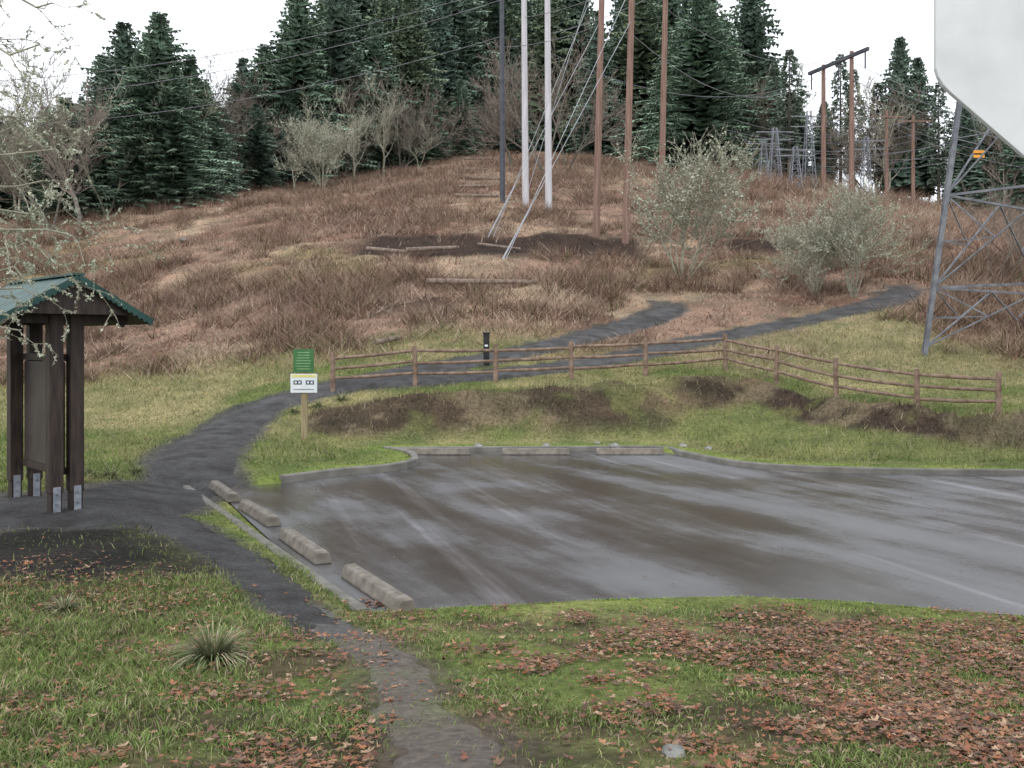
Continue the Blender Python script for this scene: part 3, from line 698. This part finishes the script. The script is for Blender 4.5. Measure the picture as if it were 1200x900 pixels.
# ------------------------------------------------------------------ conifers
def conifer(seed,hgt=20,wd=3.4,dens=1.0,low=.06,sparse=0,tint=(1,1,1)):
    r=random.Random(seed);V=[];Fc=[];Cc=[]
    lobes=[(r.random()*6.28,r.uniform(.1,.85),r.uniform(.12,.30)) for _ in range(9)]
    def irr(a,t):
        s=1
        for la,lt,am in lobes: s+=am*math.exp(-((t-lt)/.08)**2)*math.cos(a-la)
        return s
    env0=lambda t:min((1-t)**.75*wd,wd*.86)
    if not sparse or sparse<.2:
        nk=34
        for q in range(nk):
            t=low+(1-low)*q/nk;R0=env0(t)*.60;z=t*hgt;ns=11;k0=len(V);dz=hgt/nk*2.3
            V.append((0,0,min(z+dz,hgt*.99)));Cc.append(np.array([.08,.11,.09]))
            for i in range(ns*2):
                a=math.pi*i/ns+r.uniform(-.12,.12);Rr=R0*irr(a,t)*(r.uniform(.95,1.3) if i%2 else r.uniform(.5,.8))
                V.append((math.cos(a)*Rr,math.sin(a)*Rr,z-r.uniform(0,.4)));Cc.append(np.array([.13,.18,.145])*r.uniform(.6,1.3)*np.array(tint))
            for i in range(ns*2): Fc.append((k0,k0+1+i,k0+1+(i+1)%(ns*2)))
    nW=int(hgt/.34*dens)
    for wi in range(nW):
        t=low+(1-low)*(wi+r.random()*.8)/nW
        z0=t*hgt;env=env0(t)*(.78+.44*r.random())+.12
        if sparse and t<.45: env*=.5
        nb=r.randint(9,11) if t<.75 else 7
        a0=r.random()*6.28
        for bi in range(nb):
            if r.random()<.05+sparse*.3: continue
            a=a0+bi*6.283/nb+r.uniform(-.35,.35);L=env*irr(a,t)*r.uniform(.62,1.15)
            ca,sa=math.cos(a),math.sin(a);drp=r.uniform(.14,.34)*3.4/wd;up=.3*(t>.7)
            ns=max(3,int(L/.32));shade=r.uniform(.65,1.35)
            for si in range(ns):
                u=(si+.6)/ns
                if u<.45: continue
                px_=L*u;pz=z0-drp*L*u*u+up*px_+r.uniform(-.06,.06)
                wd_=(.26+.46*(1-u))*(.5+.5*min(1,L/2))*r.uniform(.8,1.3)
                for s in(-1,1):
                    x0,y0=ca*px_,sa*px_
                    ex=px_+wd_*.6;tx,ty=ca*ex-sa*s*wd_,sa*ex+ca*s*wd_
                    bx,by=ca*(px_+.4),sa*(px_+.4)
                    k=len(V);zz=pz-wd_*r.uniform(.3,1.0)
                    V+=[(x0,y0,pz),(bx,by,pz-.08),(tx,ty,zz)];Fc.append((k,k+1,k+2))
                    c=np.array([.205,.265,.215])*shade*(.6+.5*u)*r.uniform(.85,1.15)*np.array(tint)  # needle colour lightened and cooled to stand in for distance haze
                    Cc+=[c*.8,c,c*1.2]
                if r.random()<.7:
                    k=len(V);V+=[(ca*px_,sa*px_,pz),(ca*(px_+.36),sa*(px_+.36),pz-.02),(ca*(px_+.2),sa*(px_+.2),pz-r.uniform(.3,.65))];Fc.append((k,k+1,k+2));c=np.array([.17,.22,.185])*shade;Cc+=[c]*3
    for j in range(10):
        a=r.random()*6.28;zt=hgt*(1-.02*j*.5);k=len(V);V+=[(0,0,zt),(0,0,zt-.35),(math.cos(a)*.12*(j*.3+1),math.sin(a)*.12*(j*.3+1),zt-.2)];Fc.append((k,k+1,k+2));Cc+=[np.array([.12,.16,.12])]*3
    return V,Fc,np.array(Cc)
conlab='tall dark green conifer standing in the forest edge'
specs=[(1,20,4.6,1,.03,0,(.95,1,1)),(2,20,4.0,1,.04,0,(.85,.95,1.0)),(3,20,4.9,.95,.05,.1,(1.1,1.05,.85)),(4,20,3.0,.9,.22,.35,(.9,.95,.9)),(5,20,5.6,1.0,.01,0,(1.0,1.1,1.0)),(6,20,4.2,1,.12,.08,(.95,1,1))]
CTm=[]
for s in specs:
    V,Fc,Cc=conifer(*s)
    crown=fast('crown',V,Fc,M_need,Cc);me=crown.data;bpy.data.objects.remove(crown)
    b=B();b.tube((0,0,-.8),(0,0,19.6),.27,.04,8);t=b.obj('trunk',M_bark);tm=t.data;bpy.data.objects.remove(t);CTm.append((me,tm))
def addcon(p,h,kind,rz,w=1.0,label=conlab):
    e=thing('conifer_tree',p,label,'conifer','conifers at the forest edge',rz);s=h/20;w2=w*s**.8;e.scale=(w2,w2,s)
    for nm,me in(('crown',CTm[kind][0]),('trunk',CTm[kind][1])):
        o=bpy.data.objects.new(nm,me);o.parent=e;COL.objects.link(o)
TL=np.array([(-300,80),(100,80),(250,86),(330,95),(500,108),(560,116),(700,118),(870,110),(950,101),(1100,98),(1400,95)])
EV=np.array([(-300,120),(0,130),(95,105),(120,60),(145,28),(165,45),(187,15),(205,50),(222,65),(250,100),(262,120),(285,68),(310,60),(330,20),(350,-20),(400,-40),(500,-60),(880,-60),(893,10),(903,75),(925,58),(945,100),(985,60),(1010,85),(1050,45),(1085,70),(1110,110),(1200,120),(1500,130)])
rr=random.Random(11);cnt=0
for px,d,row,kd,w in [(145,84,24,0,1.35),(187,83,12,4,1.2),(222,86,62,4,1.25),(165,82,60,4,1.3),(205,82,75,4,1.3),(240,90,95,4,1.15),(120,90,62,0,1.2),(285,97,66,0,1.2),(310,99,50,4,1.2),(540,112,92,4,1.1),(560,118,60,4,1),(600,116,70,0,1),(500,113,70,4,1),(822,104,-15,4,1.4),(850,108,20,4,1.1),(925,104,57,3,1.2),(880,112,-40,5,1.2),(700,116,10,0,1),(350,100,-20,4,1.2),(395,104,-40,0,1.2),(440,108,20,4,1.1),(475,112,-20,0,1.1),(1055,105,42,5,1.1),(1075,106,66,5,1.1),(1000,108,80,3,1),(985,112,62,3,1),(1100,100,95,3,1),(340,101,40,4,1.1),(520,118,-30,0,1.2),(640,120,-30,2,1.2),(750,118,-40,2,1.2),(790,112,30,4,1.0),(262,92,125,4,1.0),(420,114,-60,0,1.3),(580,122,-60,2,1.3),(670,124,-60,0,1.3),(1130,99,110,5,1.1),(1160,102,95,0,1),(1190,98,120,4,1),(1220,100,105,0,1)]:
    p=atd(px,d);addcon(p,top(row,d)-p[2],kd,rr.random()*6.28,w);cnt+=1
tries=0
while cnt<175 and tries<3000:
    tries+=1
    px=rr.uniform(-90,1290);tl=np.interp(px,TL[:,0],TL[:,1]);d=tl+4+rr.random()**1.3*32
    if 895<px<1110 and rr.random()<.62: continue
    p=atd(px,d);e_=max(np.interp(q_,EV[:,0],EV[:,1]) for q_ in(px-24,px,px+24));h=top(e_,d)-p[2]
    h*=rr.uniform(.72,1.0)
    if h<6:continue
    h=min(h,35);kd=rr.choice([0,1,2,0,1,2,4,5]) if not 895<px<1110 else rr.choice([3,5])
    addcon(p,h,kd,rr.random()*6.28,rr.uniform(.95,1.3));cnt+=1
for i in range(30):
    px=rr.uniform(-30,880);d=np.interp(px,TL[:,0],TL[:,1])+rr.uniform(0,3)
    p=atd(px,d);addcon(p,rr.uniform(5,10),rr.choice([0,4]),rr.random()*6,1.4,'young bushy dark green conifer below taller trees')
# ------------------------------------------------------------------ bare trees
def bare(seed,h,spread,stems,levels,rt,lich,fine=3,twr=.014):
    r=random.Random(seed);T=B();Cn=B();Lc=[]
    def br(p,d,L,rad,lv):
        n_=3 if lv>0 else 5;q=p
        for i in range(n_):
            d2=(d+Vector((r.gauss(0,.16),r.gauss(0,.16),r.gauss(.05,.1)))).normalized();q2=q+d2*L/n_
            r0=rad*(1-.5*i/n_);r1=rad*(1-.5*(i+1)/n_)
            tgt=T if lv==0 else Cn
            tgt.tube(q,q2,max(r0,twr*.7),max(r1,twr*.6),6 if lv==0 else 3,cap=False)
            if lich and lv>=1 :
                for _ in range(lich if lv>1 else 1):
                    if r.random()<.7: Lc.append(q.lerp(q2,r.random()))
            if lv<levels and (i>0 or lv>0):
                for _ in range(r.randint(1,2) if lv<levels-1 else fine):
                    sp=Vector((r.gauss(0,1),r.gauss(0,1),r.gauss(.3,.6))).normalized()
                    dd=(d2*.85+sp*spread).normalized();br(q2,dd,L*r.uniform(.42,.68),max(r1*.62,twr),lv+1)
            q=q2;d=d2
    for s in range(stems):
        a=6.28*s/stems+r.random();tl=.12 if stems==1 else r.uniform(.15,.6)
        br(Vector((math.cos(a)*.12*(stems>1),math.sin(a)*.12*(stems>1),-.1)),Vector((math.cos(a)*tl,math.sin(a)*tl,1)).normalized(),h*.66,rt,0)
    return T,Cn,Lc
def lichmesh(pts,sz,r):
    V=[];Fc=[]
    for p in pts:
        k=len(V)
        for q in range(3): V.append((p.x+r.gauss(0,sz),p.y+r.gauss(0,sz),p.z+r.gauss(-sz*.4,sz)))
        Fc.append((k,k+1,k+2))
    return V,Fc
BT=[]
for i,(h,sp,st,lv,rt,li,fi,twr,tm) in enumerate([(10,.7,1,4,.17,0,3,.018,M_twig),(10,.75,2,3,.12,1,4,.018,M_twigL),(7,.8,8,3,.055,2,3,.016,M_twigL),(6,.9,10,3,.045,2,3,.015,M_twigL),(10,.65,3,3,.10,0,4,.018,M_twig)]):
    T,Cn,Lc=bare(20+i,h,sp,st,lv,rt,li,fi,twr)
    t=T.obj('trunk',M_bark if tm is M_twig else M_twigL);c=Cn.obj('crown',tm)
    hm_=max(v[2] for v in Cn.v);parts=[('trunk',t.data),('crown',c.data)]
    bpy.data.objects.remove(t);bpy.data.objects.remove(c)
    if Lc:
        V,Fc=lichmesh(Lc,.048,random.Random(i));o=fast('lichen_tufts',V,Fc,M_lichen);parts.append(('lichen_tufts',o.data));bpy.data.objects.remove(o)
    BT.append((parts,hm_))
def addbare(p,h,kd,w,label,nm='bare_tree',cat='bare tree',grp='leafless trees along the forest edge'):
    e=thing(nm,p,label,cat,grp,rr.random()*6.28);s=h/BT[kd][1];e.scale=(s*w,s*w,s)
    for n_,me in BT[kd][0]:
        o=bpy.data.objects.new(n_,me);o.parent=e;COL.objects.link(o)
LG='leafless grey-brown tree with fine twigs at the forest edge';LP='leafless bushy tree pale with green-grey lichen'
for px,row,h,kd,w in [(95,274,14,0,1.0),(60,268,11,4,1.0),(20,264,12,1,1.0),(262,228,9,0,1),(300,220,8,4,1.0),(345,222,6.5,1,1.0),(378,223,8,3,.9),(415,215,9,1,1.0),(450,206,10,1,1.0),(492,198,5,1,1.2),(640,205,15,4,.8),(600,200,12,0,1),(665,200,11,4,.9),(330,214,10,1,.9),(395,208,12,0,1),(470,198,11,4,1.0)]:
    p=hit(px,row,95);addbare(p,h,kd,w,LP if kd in(1,2,3) else LG)
addbare(hit(800,332),7.4,2,1.05,'bushy multi-stemmed leafless tree covered in pale lichen above path')
addbare(hit(955,346),4.3,3,1.0,LP);addbare(hit(1000,348),5.2,2,1.0,LP);addbare(hit(1165,332),5.0,4,.9,LG);addbare(hit(1200,322),5.5,4,1,LG)
for i in range(34):
    px=rr.choice([rr.uniform(-40,340),rr.uniform(860,1260),rr.uniform(860,1260)]);d=np.interp(px,TL[:,0],TL[:,1])+rr.uniform(-3,12)
    addbare(atd(px,d),rr.uniform(6,13) if px<600 else rr.uniform(7,15),rr.choice([0,4,1]),1.0,LG)
for i in range(16):
    px=rr.uniform(380,880);d=np.interp(px,TL[:,0],TL[:,1])+rr.uniform(-3,2);addbare(atd(px,d),rr.uniform(4,8),rr.choice([4,0,1]),1.1,LG)
r=random.Random(5);T=B();Cn=B();Lc=[]
tb=Vector((-7.0,10.2,H1(-7.0,10.2)))
T.tube((0,0,-.2),(.05,.05,3.0),.17,.13,10,False);T.tube((.05,.05,3.0),(.15,0,6.5),.13,.06,10,False)
def br2(p,q,rad,lv):
    n_=8 if lv<2 else 4;pv=p;L=(q-p).length
    for i in range(n_):
        t=(i+1)/n_;c=p.lerp(q,t)+Vector((r.gauss(0,.05),r.gauss(0,.05),r.gauss(0,.07)+.12*L*t*(1-t)))*min(1,L)
        r0=rad*(1-.7*(i/n_));r1=rad*(1-.7*t);Cn.tube(pv,c,r0,r1,5 if lv<2 else 3,False)
        for _ in range(5): Lc.append(pv.lerp(c,r.random()))
        if lv<3 and (i>0):
            for _ in range(2):
                d=((c-pv).normalized()*.9+Vector((r.gauss(0,.5),r.gauss(0,.5),r.gauss(-.05,.5)))).normalized()
                if r.random()<.78: br2(c,c+d*L*r.uniform(.16,.34),max(r1*.55,.0046),lv+1)
        pv=c
for s,(px,row,d) in [((.1,0,5.9),(70,14,9.6)),((.1,0,5.6),(45,60,9.6)),((.1,0,5.2),(20,100,9.8)),((.05,0,4.6),(40,140,9.6)),((.05,0,4.4),(48,165,9.6)),((.05,0,4.2),(55,188,9.6)),((.05,0,3.9),(60,212,9.8)),((.05,0,3.6),(60,245,9.8)),((.05,0,3.5),(85,268,9.7)),((.05,0,3.1),(62,295,9.9)),((.05,0,2.9),(30,318,9.9)),((.05,0,2.7),(25,345,9.9)),((.05,0,2.4),(18,385,10))]:
    br2(Vector(s),Vector(W(px,row,d))-tb,.028,1)
e=thing('bare_tree',tb,'leafless tree reaching lichen-covered twigs over the kiosk','bare tree')
T.obj('trunk',M_bark,e);Cn.obj('crown',M_twigL,e);V,Fc=lichmesh(Lc,.0105,random.Random(1));o=fast('lichen_tufts',V,Fc,M_lichen);o.parent=e
print('over',len(Cn.f),len(Lc))
# ------------------------------------------------------------------ light, sky, camera
w=bpy.data.worlds.new('World');scene.world=w;w.use_nodes=True;nt=w.node_tree
bg=nt.nodes['Background'];sk=N(nt,'ShaderNodeTexSky');sk.sky_type='NISHITA';sk.sun_disc=False;sk.sun_elevation=math.radians(40);sk.sun_rotation=math.radians(200)
sc=N(nt,'ShaderNodeMix',data_type='RGBA',blend_type='MULTIPLY');sc.inputs[0].default_value=1;sc.inputs[7].default_value=(.10,.10,.10,1);nt.links.new(sk.outputs[0],sc.inputs[6])
mx=N(nt,'ShaderNodeMix',data_type='RGBA');mx.inputs[0].default_value=.9;nt.links.new(sc.outputs[2],mx.inputs[6]);mx.inputs[7].default_value=(.94,.965,1.01,1)
nt.links.new(mx.outputs[2],bg.inputs[0]);bg.inputs[1].default_value=1.68
sl=bpy.data.lights.new('sun','SUN');sl.energy=1.1;sl.angle=math.radians(20);sl.color=(1,.98,.95);so=bpy.data.objects.new('sun',sl);COL.objects.link(so)
el,rot=math.radians(40),math.radians(200);dirv=Vector((math.sin(rot)*math.cos(el),math.cos(rot)*math.cos(el),math.sin(el)));so.rotation_euler=dirv.to_track_quat('Z','Y').to_euler()
cam=bpy.data.cameras.new('camera');co=bpy.data.objects.new('camera',cam);COL.objects.link(co);co.location=(0,0,CZ);co.rotation_euler=(math.radians(90),0,0)
cam.sensor_width=36;cam.lens=36*F/1200;cam.shift_y=-50/1200;cam.clip_end=2000;cam.clip_start=.05;scene.camera=co
scene.view_settings.view_transform='Standard';scene.view_settings.look='None';scene.view_settings.exposure=0
